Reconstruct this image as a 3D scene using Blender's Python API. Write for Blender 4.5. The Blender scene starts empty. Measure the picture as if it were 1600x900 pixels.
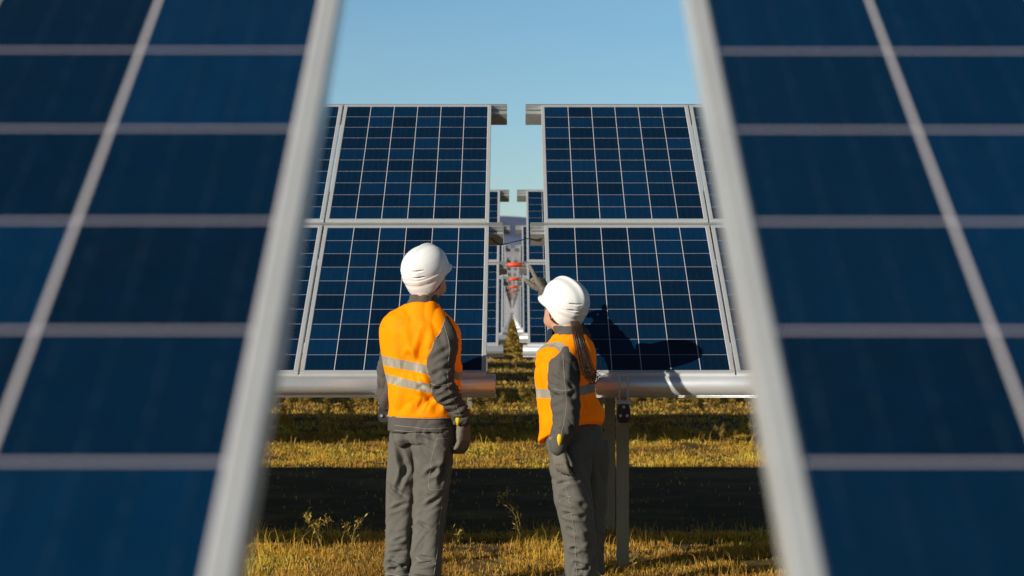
import bpy, bmesh, math, random
import numpy as np
from mathutils import Vector, Matrix, noise
from mathutils.bvhtree import BVHTree
R = math.radians
V = Vector
scene = bpy.context.scene
COL = scene.collection
random.seed(7)

# ---------------------------------------------------------------- helpers
def link(o, parent=None):
    COL.objects.link(o)
    if parent is not None:
        o.parent = parent
    return o

def tag(o, label=None, cat=None, group=None, kind=None):
    if label: o['label'] = label
    if cat: o['category'] = cat
    if group: o['group'] = group
    if kind: o['kind'] = kind
    return o

def empty(name, loc=(0, 0, 0), rz=0.0):
    o = bpy.data.objects.new(name, None)
    o.empty_display_size = 0.1
    o.location = loc
    o.rotation_euler = (0, 0, rz)
    return link(o)

def mesh_obj(name, me, mat=None, parent=None, smooth=False):
    o = bpy.data.objects.new(name, me)
    if mat is not None:
        me.materials.clear(); me.materials.append(mat)
    if smooth:
        me.polygons.foreach_set('use_smooth', [True] * len(me.polygons))
    return link(o, parent)

def bm_mesh(bm, name='m', recalc=True):
    if recalc:
        bmesh.ops.recalc_face_normals(bm, faces=bm.faces)
    me = bpy.data.meshes.new(name)
    bm.to_mesh(me); bm.free()
    return me

def box(bm, lo, hi, M=None, bevel=0.0):
    x0, y0, z0 = lo; x1, y1, z1 = hi
    vs = [V((x, y, z)) for z in (z0, z1) for y in (y0, y1) for x in (x0, x1)]
    if M is not None: vs = [M @ v for v in vs]
    b = [bm.verts.new(v) for v in vs]
    fs = [bm.faces.new([b[i] for i in q]) for q in
          ((0, 2, 3, 1), (4, 5, 7, 6), (0, 1, 5, 4), (2, 6, 7, 3), (0, 4, 6, 2), (1, 3, 7, 5))]
    if bevel > 0:
        es = list({e for f in fs for e in f.edges})
        bmesh.ops.bevel(bm, geom=es, offset=bevel, segments=1, affect='EDGES', profile=0.5)

def frame_of(d, ref=None):
    d = d.normalized()
    ref = ref or (V((0, 0, 1)) if abs(d.z) < .9 else V((0, 1, 0)))
    a = ref.cross(d)
    if a.length < 1e-6: a = V((1, 0, 0)).cross(d)
    a.normalize()
    return a, d.cross(a).normalized()

def loft(bm, rings, cap=True):
    vr = [[bm.verts.new(p) for p in r] for r in rings]
    n = len(rings[0])
    for a, b in zip(vr[:-1], vr[1:]):
        for i in range(n):
            j = (i + 1) % n
            bm.faces.new((a[i], a[j], b[j], b[i]))
    if cap:
        bm.faces.new(list(reversed(vr[0]))); bm.faces.new(vr[-1])

def ring(c, a, b, ua=V((1, 0, 0)), ub=V((0, 1, 0)), n=28, e=2.0):
    out = []
    for i in range(n):
        t = 2 * math.pi * i / n
        ct, st = math.cos(t), math.sin(t)
        x = math.copysign(abs(ct) ** (2 / e), ct); y = math.copysign(abs(st) ** (2 / e), st)
        out.append(V(c) + ua * (a * x) + ub * (b * y))
    return out

def catmull(P, k=5):
    out = []
    n = len(P)
    for i in range(n - 1):
        p0 = P[max(i - 1, 0)]; p1 = P[i]; p2 = P[i + 1]; p3 = P[min(i + 2, n - 1)]
        for s in range(k):
            t = s / k
            out.append([0.5 * ((2 * p1[j]) + (-p0[j] + p2[j]) * t + (2 * p0[j] - 5 * p1[j] + 4 * p2[j] - p3[j]) * t * t
                        + (-p0[j] + 3 * p1[j] - 3 * p2[j] + p3[j]) * t ** 3) for j in range(len(p1))])
    out.append(list(P[-1]))
    return out

def limb(bm, pts, n=20, k=5, ref=None, caps=True, flat=1.0, e=2.0):
    """pts: (x, y, z, radius) ; rounded tube with tapering radius"""
    C = catmull([tuple(p) for p in pts], k)
    P = [V(c[:3]) for c in C]; r = [max(c[3], .001) for c in C]
    rings = []
    prev = ref
    for i, p in enumerate(P):
        d = (P[min(i + 1, len(P) - 1)] - P[max(i - 1, 0)])
        if d.length < 1e-7: d = V((0, 0, 1))
        d.normalize()
        if prev is None:
            a, b = frame_of(d)
        else:
            b = d.cross(prev)
            if b.length < 1e-5: b = frame_of(d)[1]
            b.normalize(); a = b.cross(d).normalized()
        prev = a
        if caps and i == 0:
            for q in (0.15, .5, .8):
                off = -r[0] * math.sqrt(max(0, 1 - q * q))
                rings.append(ring(p + d * off, r[0] * q, r[0] * q * flat, a, b, n))
        rings.append(ring(p, r[i], r[i] * flat, a, b, n, e))
        if caps and i == len(P) - 1:
            for q in (.8, .5, .15):
                off = r[i] * math.sqrt(max(0, 1 - q * q))
                rings.append(ring(p + d * off, r[i] * q, r[i] * q * flat, a, b, n))
    loft(bm, rings)

def tube_line(bm, pts, r, n=6):
    limb(bm, [(p[0], p[1], p[2], r) for p in pts], n=n, k=1, caps=False)

def remesh(bm, voxel, smooth=3, disp=None, name='m'):
    bmesh.ops.recalc_face_normals(bm, faces=bm.faces)
    me = bpy.data.meshes.new('t'); bm.to_mesh(me); bm.free()
    o = bpy.data.objects.new('t', me); COL.objects.link(o)
    m = o.modifiers.new('r', 'REMESH'); m.mode = 'VOXEL'; m.voxel_size = voxel; m.use_smooth_shade = True
    if smooth:
        s = o.modifiers.new('s', 'SMOOTH'); s.iterations = smooth; s.factor = .5
    dg = bpy.context.evaluated_depsgraph_get(); dg.update()
    out = bpy.data.meshes.new_from_object(o.evaluated_get(dg))
    bpy.data.objects.remove(o); bpy.data.meshes.remove(me)
    if disp:
        co = [v.co.copy() for v in out.vertices]; no = [v.normal.copy() for v in out.vertices]
        for v, c, nn in zip(out.vertices, co, no):
            v.co = c + nn * disp(c, nn)
        out.update()
    out.polygons.foreach_set('use_smooth', [True] * len(out.polygons))
    out.name = name
    return out

def sstep(a, b, x):
    t = min(1, max(0, (x - a) / (b - a))); return t * t * (3 - 2 * t)

# ---------------------------------------------------------------- materials
class NT:
    def __init__(s, name):
        s.m = bpy.data.materials.new(name); s.m.use_nodes = True
        s.t = s.m.node_tree; s.p = s.t.nodes['Principled BSDF']
    def n(s, typ, **kw):
        nd = s.t.nodes.new(typ)
        for k, v in kw.items():
            if k.startswith('i_'):
                key = k[2:]
                nd.inputs[int(key) if key.isdigit() else key.replace('_', ' ')].default_value = v
            else: setattr(nd, k, v)
        return nd
    def l(s, a, b): s.t.links.new(a, b)
    def math(s, op, a, b=None, c=None, clamp=False):
        nd = s.t.nodes.new('ShaderNodeMath'); nd.operation = op; nd.use_clamp = clamp
        for i, x in enumerate((a, b, c)):
            if x is None: continue
            if isinstance(x, (int, float)): nd.inputs[i].default_value = x
            else: s.l(x, nd.inputs[i])
        return nd.outputs[0]
    def mix(s, f, a, b, typ='MIX'):
        nd = s.t.nodes.new('ShaderNodeMix'); nd.data_type = 'RGBA'; nd.blend_type = typ
        for i, x in ((0, f), (6, a), (7, b)):
            if isinstance(x, (int, float)): nd.inputs[i].default_value = x
            elif isinstance(x, tuple): nd.inputs[i].default_value = (*x, 1) if len(x) == 3 else x
            else: s.l(x, nd.inputs[i])
        return nd.outputs[2]
    def ramp(s, f, *stops):
        nd = s.t.nodes.new('ShaderNodeValToRGB')
        while len(nd.color_ramp.elements) < len(stops): nd.color_ramp.elements.new(.5)
        for e, (p, c) in zip(nd.color_ramp.elements, stops):
            e.position = p; e.color = (*c, 1) if len(c) == 3 else c
        s.l(f, nd.inputs[0]); return nd.outputs[0]
    def noise(s, vec, scale, detail=4, rough=.55):
        nd = s.n('ShaderNodeTexNoise'); nd.inputs['Scale'].default_value = scale
        nd.inputs['Detail'].default_value = detail; nd.inputs['Roughness'].default_value = rough
        if vec is not None: s.l(vec, nd.inputs['Vector'])
        return nd.outputs['Fac']
    def obj(s): return s.n('ShaderNodeTexCoord').outputs['Object']
    def mapping(s, vec, sc=(1, 1, 1), rot=(0, 0, 0)):
        nd = s.n('ShaderNodeMapping'); nd.inputs['Scale'].default_value = sc; nd.inputs['Rotation'].default_value = rot
        s.l(vec, nd.inputs['Vector']); return nd.outputs[0]
    def bump(s, h, strength=.3, dist=.002):
        nd = s.n('ShaderNodeBump'); nd.inputs['Strength'].default_value = strength; nd.inputs['Distance'].default_value = dist
        s.l(h, nd.inputs['Height']); s.l(nd.outputs[0], s.p.inputs['Normal']); return nd
    def set(s, **kw):
        for k, v in kw.items():
            i = s.p.inputs[k.replace('_', ' ')]
            if isinstance(v, bpy.types.NodeSocket): s.l(v, i)
            elif isinstance(v, tuple): i.default_value = (*v, 1) if (len(v) == 3 and len(i.default_value) == 4) else v
            else: i.default_value = v
        return s.m

def mat_metal(name, col, metallic, rough, var=.12, scale=9, stretch=(1, 1, 1), bump=.1):
    t = NT(name)
    v = t.mapping(t.obj(), stretch)
    f = t.noise(v, scale, 5, .6)
    c = t.mix(f, tuple(x * (1 - var) for x in col), tuple(min(1, x * (1 + var)) for x in col))
    r = t.math('ADD', t.math('MULTIPLY', t.noise(v, scale * 3, 3), .22), rough - .11)
    t.bump(t.noise(v, scale * 10, 3), bump, .001)
    return t.set(Base_Color=c, Metallic=metallic, Roughness=r)

M_FRAME = mat_metal('anodised_aluminium', (.78, .79, .79), .5, .33, .10, 9)
M_GALV = mat_metal('galvanised_steel', (.60, .61, .60), .75, .40, .14, 16, bump=.2)
M_TUBE = mat_metal('galvanised_tube', (.77, .79, .81), .52, .34, .12, 7, (.25, 1, 1), .08)
M_POST = mat_metal('post_steel', (.25, .235, .18), .3, .55, .18, 10, (1, 1, .3), .2)
M_DARKMET = mat_metal('dark_clamp_metal', (.05, .05, .05), .4, .5, .3, 30)
M_RED = mat_metal('red_paint', (.75, .07, .015), 0, .5, .15, 20)
M_CABLE = mat_metal('black_cable', (.02, .02, .02), 0, .5, .2, 50)

def make_cell_mat():
    t = NT('solar_cells')
    uv = t.n('ShaderNodeUVMap').outputs[0]
    sp = t.n('ShaderNodeSeparateXYZ'); t.l(uv, sp.inputs[0])
    u, v = sp.outputs[0], sp.outputs[1]
    fu, fv = t.math('FRACT', u), t.math('FRACT', v)
    lu = t.math('GREATER_THAN', t.math('ABSOLUTE', t.math('SUBTRACT', fu, .5)), .5 - .0115)
    lv = t.math('GREATER_THAN', t.math('ABSOLUTE', t.math('SUBTRACT', fv, .5)), .5 - .0105)
    line = t.math('MAXIMUM', lu, lv)
    # busbars: 4 thin ribbons down every cell, broken into faint streaks
    bb = t.math('ABSOLUTE', t.math('SUBTRACT', t.math('FRACT', t.math('MULTIPLY', fu, 4)), .5))
    bb = t.math('LESS_THAN', bb, .026)
    strk = t.noise(t.mapping(uv, (7, 1.6, 1)), 5, 4, .7)
    bb = t.math('MULTIPLY', bb, t.math('MULTIPLY', t.math('SUBTRACT', strk, .42, clamp=True), 2.2, clamp=True))
    oi = t.n('ShaderNodeObjectInfo').outputs['Random']
    cb = t.n('ShaderNodeCombineXYZ'); t.l(t.math('FLOOR', u), cb.inputs[0]); t.l(t.math('FLOOR', v), cb.inputs[1])
    t.l(t.math('MULTIPLY', oi, 50), cb.inputs[2])
    wn = t.n('ShaderNodeTexWhiteNoise'); t.l(cb.outputs[0], wn.inputs[0])
    base = t.ramp(wn.outputs[0], (0, (.0006, .0095, .025)), (.5, (.0007, .0190, .050)), (1, (.0010, .033, .096)))
    grain = t.n('ShaderNodeTexVoronoi'); grain.inputs['Scale'].default_value = 9
    t.l(uv, grain.inputs['Vector'])
    gs = t.n('ShaderNodeSeparateColor'); t.l(grain.outputs['Color'], gs.inputs[0])
    base = t.mix(t.math('MULTIPLY', gs.outputs[0], .35), base, (.0006, .022, .066))
    base = t.mix(t.math('MULTIPLY', t.noise(t.mapping(uv, (5, .6, 1)), 1.5, 3), .7), base, (.0004, .012, .034))
    base = t.mix(bb, base, (.03, .06, .10))
    base = t.mix(lv, base, (.40, .37, .42)); base = t.mix(lu, base, (.62, .58, .60))
    # light dust on the glass
    dust = t.noise(uv, 2.2, 6, .65)
    base = t.mix(t.math('MULTIPLY', dust, .009), base, (.35, .30, .24))
    r = t.math('ADD', t.math('MULTIPLY', dust, .14), .10)
    return t.set(Base_Color=base, Roughness=r, IOR=1.33, Specular_IOR_Level=.40)
M_CELL = make_cell_mat()
t = NT('backsheet'); M_BACK = t.set(Base_Color=t.mix(t.noise(t.obj(), 4), (.62, .62, .60), (.72, .72, .70)), Roughness=.6)

def mat_cloth(name, c1, c2, rough=.85, weave=.35, emis=None, scale=30):
    t = NT(name)
    o = t.obj()
    f = t.noise(o, scale, 6, .65); f2 = t.noise(o, 4, 3)
    c = t.mix(f, c1, c2)
    c = t.mix(t.math('MULTIPLY', f2, .35), c, tuple(x * .7 for x in c1))
    t.bump(t.math('ADD', t.noise(o, 420, 2), t.math('MULTIPLY', t.noise(o, 60, 3), 1.5)), weave, .0012)
    return t.set(Base_Color=c, Roughness=rough, Specular_IOR_Level=.12)
M_WORK = mat_cloth('grey_workwear', (.112, .106, .094), (.158, .149, .133))
M_JACK = mat_cloth('grey_jacket', (.088, .080, .072), (.125, .114, .102))
M_GLOVE = mat_cloth('grey_glove', (.17, .15, .12), (.22, .195, .16), .8, .5)
M_YEL = mat_cloth('yellow_cuff', (.75, .50, .02), (.85, .58, .03), .6)
M_PIPE = mat_cloth('light_piping', (.30, .28, .25), (.40, .37, .33))
M_BOOT = mat_cloth('boot_leather', (.03, .025, .02), (.05, .04, .03), .6)
M_REFL = None

def mat_vest(name, expr):
    """orange hi-vis with grey bands; expr(t, x, y, z) -> band mask socket"""
    t = NT(name); o = t.obj()
    s = t.n('ShaderNodeSeparateXYZ'); t.l(o, s.inputs[0])
    mask = expr(t, s.outputs[0], s.outputs[1], s.outputs[2])
    f = t.noise(o, 7, 4)
    c = t.mix(f, (.95, .25, .0), (1.0, .33, .0))
    gr = t.noise(t.mapping(o, (1, 1, .5)), 14, 7, .7)
    c = t.mix(t.math('MULTIPLY', t.math('SUBTRACT', gr, .52, clamp=True), 1.6, clamp=True), c, (.62, .20, .03))
    g = t.mix(t.noise(o, 60, 4), (.27, .235, .18), (.35, .31, .24))
    g = t.mix(t.math('MULTIPLY', t.math('SUBTRACT', t.noise(t.mapping(o, (1, 1, .4)), 16, 4, .6), .5, clamp=True), 4.0, clamp=True), g, (.52, .49, .43))  # brighter flecks: glints of the reflective tape put into the colour
    c = t.mix(mask, c, g)
    t.bump(t.noise(o, 500, 2), .25, .0008)
    return t.set(Base_Color=c, Roughness=.7, Specular_IOR_Level=.08, Emission_Color=t.mix(mask, (1.0, .10, 0.0), (0.0, 0.0, 0.0)), Emission_Strength=.09)  # faint orange glow added to the cloth, in place of fluorescence

def band(t, v, c, w):
    return t.math('LESS_THAN', t.math('ABSOLUTE', t.math('SUBTRACT', v, c)), w / 2)

t = NT('helmet_white'); _o = t.obj()
_c = t.mix(t.noise(_o, 12, 6), (.87, .865, .86), (.91, .90, .895))
_c = t.mix(t.math('MULTIPLY', t.math('SUBTRACT', t.noise(t.mapping(_o, (1, 1, 3)), 55, 6, .75), .60, clamp=True), 1.5, clamp=True), _c, (.45, .40, .34))
t.bump(t.noise(_o, 90, 5), .05, .001)
M_HELM = t.set(Base_Color=_c, Roughness=t.math('ADD', t.math('MULTIPLY', t.noise(_o, 25, 4), .25), .25), Coat_Weight=.2, Coat_Roughness=.2)
t = NT('skin'); M_SKIN = t.set(Base_Color=t.mix(t.noise(t.obj(), 25, 5), (.56, .30, .19), (.64, .37, .25)), Roughness=.5, Subsurface_Weight=.08, Subsurface_Radius=(.01, .004, .002))
t = NT('eye_white'); M_EYE = t.set(Base_Color=t.mix(t.noise(t.obj(), 60), (.7, .68, .66), (.8, .78, .76)), Roughness=.2)
t = NT('hair_dark'); M_HAIR = t.set(Base_Color=t.mix(t.noise(t.obj(), 60, 4), (.016, .008, .005), (.095, .045, .022)), Roughness=.38, Specular_IOR_Level=.6)

# ---------------------------------------------------------------- world and sun
SUN = V((-2.0, -1.72, 1.0)).normalized()
elev = math.asin(SUN.z); rot = math.atan2(SUN.x, SUN.y)
w = bpy.data.worlds.new("World"); scene.world = w; w.use_nodes = True
nt = w.node_tree; bg = nt.nodes['Background']
sky = nt.nodes.new('ShaderNodeTexSky'); sky.sky_type = 'NISHITA'; sky.sun_disc = False
sky.sun_elevation = elev; sky.sun_rotation = rot; sky.air_density = 1.0; sky.dust_density = .35; sky.ozone_density = 1.6; sky.altitude = 300
# sky ramp by elevation: low band kept bright, upper sky dimmed to weaken fill
tc = nt.nodes.new('ShaderNodeTexCoord'); sx_ = nt.nodes.new('ShaderNodeSeparateXYZ'); nt.links.new(tc.outputs['Generated'], sx_.inputs[0])
rp = nt.nodes.new('ShaderNodeValToRGB'); nt.links.new(sx_.outputs[2], rp.inputs[0])
rp.color_ramp.elements[0].position = .0; rp.color_ramp.elements[0].color = (.95, 1.07, 1.22, 1)
rp.color_ramp.elements[1].position = .62; rp.color_ramp.elements[1].color = (.22, .25, .30, 1)
e_ = rp.color_ramp.elements.new(.17); e_.color = (.80, 1.13, 1.28, 1)
e_ = rp.color_ramp.elements.new(.32); e_.color = (.45, .52, .58, 1)
mx_ = nt.nodes.new('ShaderNodeMix'); mx_.data_type = 'RGBA'; mx_.blend_type = 'MULTIPLY'; mx_.inputs[0].default_value = 1
nt.links.new(sky.outputs[0], mx_.inputs[6]); nt.links.new(rp.outputs[0], mx_.inputs[7]); mp_ = nt.nodes.new('ShaderNodeMapping'); mp_.inputs['Scale'].default_value = (2.0, 2.0, 14.0); nt.links.new(tc.outputs['Generated'], mp_.inputs[0])
nz_ = nt.nodes.new('ShaderNodeTexNoise'); nz_.inputs['Scale'].default_value = 1.6; nz_.inputs['Detail'].default_value = 5; nt.links.new(mp_.outputs[0], nz_.inputs['Vector'])
mr_ = nt.nodes.new('ShaderNodeMapRange'); mr_.inputs[1].default_value = .45; mr_.inputs[2].default_value = .8; mr_.inputs[3].default_value = 0; mr_.inputs[4].default_value = .09; nt.links.new(nz_.outputs['Fac'], mr_.inputs[0])
mz_ = nt.nodes.new('ShaderNodeMix'); mz_.data_type = 'RGBA'; nt.links.new(mr_.outputs[0], mz_.inputs[0]); nt.links.new(mx_.outputs[2], mz_.inputs[6]); mz_.inputs[7].default_value = (5.6, 6.6, 7.2, 1)
nt.links.new(mz_.outputs[2], bg.inputs[0]); bg.inputs[1].default_value = .082
sl = bpy.data.lights.new('sun', 'SUN'); sl.energy = 5.0; sl.angle = R(.5); sl.color = (1, .93, .80)
so = bpy.data.objects.new('sun', sl); link(so); so.rotation_euler = SUN.to_track_quat('Z', 'Y').to_euler(); so.location = (-10, -15, 12)

# ---------------------------------------------------------------- camera
EYE = 1.45
cam = bpy.data.cameras.new('camera'); co = bpy.data.objects.new('camera', cam); link(co)
cam.sensor_width = 36; cam.lens = 36 * 3100 / 1600
co.location = (0, 0, EYE); co.rotation_euler = (R(90) + math.atan(37 / 3100), 0, 0)
cam.clip_start = .05; cam.clip_end = 30000
cam.dof.use_dof = True; cam.dof.focus_distance = 10.9; cam.dof.aperture_fstop = 5.2
scene.camera = co
scene.view_settings.view_transform = 'Standard'; scene.view_settings.look = 'None'
scene.view_settings.exposure = 0; scene.view_settings.gamma = 1

# ---------------------------------------------------------------- solar tables
TILT = R(31.4); CT, ST = math.cos(TILT), math.sin(TILT)
PIT = .159; FB = .0235                      # cell pitch, frame width
MW = 6 * PIT + 2 * FB; MH = 10 * PIT + 2 * FB
GAPX = .010; GAPS = .058                   # gap between modules, strip of the mid rail
HB = EYE - .330                            # height of the lower edge of the glass
def slope(x, s, n=0.0):                    # point on a table: along, up the slope, along the normal
    return V((x, s * CT - n * ST, s * ST + n * CT))

def module_meshes(FB):
    MW = 6 * PIT + 2 * FB; MH = 10 * PIT + 2 * FB
    bm = bmesh.new(); uvl = bm.loops.layers.uv.new('UVMap')
    vs = [bm.verts.new(slope(x, s, 0)) for x, s in ((FB, FB), (MW - FB, FB), (MW - FB, MH - FB), (FB, MH - FB))]
    f = bm.faces.new(vs)
    for lp, uv in zip(f.loops, ((0, 0), (6, 0), (6, 10), (0, 10))): lp[uvl].uv = uv
    # back sheet and junction box
    vb = [bm.verts.new(slope(x, s, -.006)) for x, s in ((FB, FB), (FB, MH - FB), (MW - FB, MH - FB), (MW - FB, FB))]
    fb = bm.faces.new(vb); fb.material_index = 1
    n0 = len(bm.faces)
    Mx = Matrix(((1, 0, 0, 0), (0, CT, -ST, 0), (0, ST, CT, 0), (0, 0, 0, 1)))
    box(bm, (MW / 2 - .07, MH - .22, -.03), (MW / 2 + .07, MH - .12, -.0065), Mx)
    for f in list(bm.faces)[n0:]: f.material_index = 1
    me = bm_mesh(bm, 'solar_panel', recalc=False)
    me.materials.append(M_CELL); me.materials.append(M_BACK)
    bm = bmesh.new()
    for lo, hi in (((0, 0), (FB, MH)), ((MW - FB, 0), (MW, MH)), ((FB, 0), (MW - FB, FB)), ((FB, MH - FB), (MW - FB, MH))):
        box(bm, (lo[0], lo[1], -.032), (hi[0], hi[1], .0035), Mx, bevel=.0018 if lo[0] in (0, MW - FB) else 0)
    fr = bm_mesh(bm, 'panel_frame'); fr.materials.append(M_FRAME)
    return me, fr
MODS = {fb: module_meshes(fb) for fb in (FB, .0195)}

def cyl_x(bm, x0, x1, y, z, r, n=40, lip=True):
    ux, uy = V((0, 1, 0)), V((0, 0, 1))
    rs = [ring((x, y, z), q, q, ux, uy, n) for x, q in ((x0, r * .955), (x0 + .0006, r - .0015), (x0 + .003, r), (x1 - .003, r), (x1, r * .955))]
    # hollow end
    inner = [ring((x0 + .12, y, z), r * .9, r * .9, ux, uy, n), ring((x0, y, z), r * .93, r * .93, ux, uy, n)]
    loft(bm, inner + rs, cap=True)

def table_meshes(n, near=True, FB=FB):
    MW = 6 * PIT + 2 * FB; MH = 10 * PIT + 2 * FB
    W = n * MW + (n - 1) * GAPX
    L = 2 * MH + GAPS
    out = {}
    Mx = Matrix(((1, 0, 0, 0), (0, CT, -ST, 0), (0, ST, CT, 0), (0, 0, 0, 1)))
    bm = bmesh.new(); cyl_x(bm, -.05, W + .05, .028, -.067, .061)
    if near:
        box(bm, (-.05, .003, -.1315), (W + .05, .055, -.1275), None)
    out['support_tube'] = (bm_mesh(bm), M_TUBE, True)
    # mid rail: strip in the gap between the two panel rows plus the channel below it
    bm = bmesh.new()
    box(bm, (-.085, MH + .003, -.038), (W + .085, MH + GAPS - .003, -.006), Mx, .002)
    box(bm, (-.085, MH - .030, -.120), (W + .085, MH - .026, -.043), Mx)
    box(bm, (-.085, MH - .026, -.047), (W + .085, MH + .05, -.043), Mx)
    box(bm, (-.085, MH - .026, -.120), (W + .085, MH + .04, -.116), Mx)
    out['middle_rail'] = (bm_mesh(bm), M_GALV, False)
    bm = bmesh.new()
    box(bm, (-.105, L + .004, -.036), (W + .105, L + .030, -.004), Mx, .002)
    box(bm, (-.105, L - .046, -.126), (W + .105, L - .042, -.043), Mx)
    box(bm, (-.105, L - .042, -.047), (W + .105, L + .028, -.043), Mx)
    box(bm, (-.105, L - .042, -.126), (W + .105, L + .02, -.122), Mx)
    out['upper_rail'] = (bm_mesh(bm), M_GALV, False)
    return W, L, out

def c_post(x, y, z1, w=.066, d=.05, flip=1):
    bm = bmesh.new(); th = .006
    box(bm, (x - w / 2, y - d / 2, -.3), (x + w / 2, y - d / 2 + th, z1))
    box(bm, (x - w / 2, y - d / 2 + th, -.3), (x - w / 2 + th, y + d / 2, z1))
    box(bm, (x + w / 2 - th, y - d / 2 + th, -.3), (x + w / 2, y + d / 2, z1))
    return bm_mesh(bm)

def bracket(x, y, z):
    """clamp of the tube on the post: light saddle above, dark oval plate with bolts below"""
    bm = bmesh.new()
    for s in (-1, 1):
        box(bm, (x + s * .022 - .004, y - .070, z - .16), (x + s * .022 + .004, y - .064, z + .0), None, .001)
    box(bm, (x - .036, y - .072, z - .165), (x + .036, y + .05, z - .146), None, .002)
    bm2 = bmesh.new()
    rs = [ring((x, y - .062 + q, z - .215), .036 * k, .05 * k, V((1, 0, 0)), V((0, 0, 1)), 24, 3.2) for q, k in ((0, .9), (-.004, 1), (-.02, 1), (-.024, .9))]
    loft(bm2, rs)
    bm3 = []
    for dx, dz in ((-.018, -.225), (.018, -.225), (0, -.178)):
        bm3.append(bmesh.new()); loft(bm3[-1], [ring((x + dx, y - .0865 + q, z + dz), .009, .009, V((1, 0, 0)), V((0, 0, 1)), 6) for q in (0, -.008)])
    return bm_mesh(bm), bm_mesh(bm2), [bm_mesh(q) for q in bm3]

ORD = ['nearest', 'second', 'third', 'fourth', 'fifth', 'sixth', 'seventh', 'eighth', 'ninth', 'tenth', 'eleventh',
       'twelfth', 'thirteenth', 'fourteenth', 'fifteenth', 'sixteenth', 'seventeenth', 'eighteenth', 'nineteenth',
       'twentieth', 'twenty first', 'twenty second', 'twenty third', 'twenty fourth']
_tm = {}
_post_cache = {}
def build_table(side, k, x0, y0, n, hb=HB, posts=(.47,), dx_rear=.03):
    side_s = 'left' if side < 0 else 'right'
    t = empty('solar_table', (x0, y0, 0))
    if k == 0: lab = f'blurred foreground table of dark blue solar panels filling the {side_s} edge'
    elif k == 1: lab = ('sharp table of blue panels directly behind the taller worker, left of the gap' if side < 0 else
                        'sharp table of blue panels with the people shadows on it, right of the gap')
    else: lab = f'solar table in the {ORD[k]} row back, {side_s} of the central gap'
    tag(t, lab, 'solar panels', 'solar tables lined up in rows')
    fb = .0195 if k == 0 else FB
    MW = 6 * PIT + 2 * fb; MH = 10 * PIT + 2 * fb; PANEL_ME, FRAME_ME = MODS[fb]
    key = (n, k < 5, fb)
    if key not in _tm: _tm[key] = table_meshes(n, k < 5, fb)
    W, L, parts = _tm[key]
    sx = side
    for nm, (me, mt, sm) in parts.items():
        o = bpy.data.objects.new(nm, me)
        if not me.materials:
            me.materials.append(mt)
            if sm:
                me.polygons.foreach_set('use_smooth', [len(p.vertices) == 4 for p in me.polygons])
        link(o, t); o.location = (0, 0, hb)
        if sx < 0: o.rotation_euler = (0, 0, 0); o.location.x = -W
    for r in range(2):
        for i in range(n):
            o = bpy.data.objects.new('solar_panel', PANEL_ME); link(o, t)
            xx = i * (MW + GAPX)
            if sx < 0: xx = -xx - MW
            # small mounting differences from module to module
            p = slope(xx, r * (MH + GAPS), 0)
            o.location = (p.x, p.y, p.z + hb)
            rr = random.Random(int(k * 100 + r * 10 + i + (side > 0) * 5000))
            o.rotation_euler = (rr.uniform(-.0012, .0012), rr.uniform(-.001, .001), rr.uniform(-.0008, .0008))
            f = bpy.data.objects.new('panel_frame', FRAME_ME); link(f, o)
    # posts, rafters, clamps
    ys = 2.30
    zr = hb - .13 + (ys / CT) * ST - .02
    pkey = (round(hb, 3),)
    for px in posts:
        if px > W: continue
        X = sx * px
        fp = mesh_obj('front_post', c_post(X, .045 + (.55 if k == 1 else 0), hb - .165 + (.20 if k == 1 else 0), .069), M_POST, t)
        rp = mesh_obj('rear_post', c_post(X + dx_rear, ys, zr), M_POST, t)
        bm = bmesh.new()
        Mx = Matrix.Translation((0, 0, hb)) @ Matrix(((1, 0, 0, 0), (0, CT, -ST, 0), (0, ST, CT, 0), (0, 0, 0, 1)))
        box(bm, (X - .02, .12, -.205), (X + .02, L - .02, -.128), Mx)
        mesh_obj('rafter', bm_mesh(bm), M_GALV, t)
        if k <= 2:
            a, b, c = bracket(X - (.040 if side < 0 else .030) * (k == 1), .028, hb)
            cl = mesh_obj('clamp', a, M_GALV, t)
            mesh_obj('clamp_plate', b, M_DARKMET, cl); [mesh_obj('bolt', q, M_GALV, cl) for q in c]
    return t

SP = 9.5
Y1 = 10.66
ROWS = 24
GX = .150                                     # half gap between the outer frames
CX = .022
for k in range(ROWS):
    if k == 0: y, n, gx, cx, hb = .896, 3, GX + .0205, .0015, EYE - .367
    else:
        y, n, gx, cx, hb = Y1 + SP * (k - 1), (6 if k == 1 else 5 if k < 5 else 3), (GX + .018 if k == 1 else GX), (CX + .007 if k == 1 else CX - .01), HB
    for side in (-1, 1):
        g = gx
        if k == 1: posts = (.430, 2.9, 5.2) if side > 0 else (.500, 2.9, 5.2, 7.6)
        else: posts = (.50, 2.55)
        if k > 1: posts = (.50, 3.6) if side < 0 else (.82, 3.65)
        if k > 4: posts = (.50, 2.6)
        tb = build_table(side, k, cx + side * g, y, n if side > 0 or k in (0,) else min(n + (3 if k == 1 else 5), 10), hb, posts, .012 if side > 0 else -.03)
        if k == 0: tb.location.z = hb; tb.rotation_euler = (R(1.25), 0, 0); [setattr(c_, 'location', c_.location - V((0, 0, hb))) for c_ in tb.children]

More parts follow.
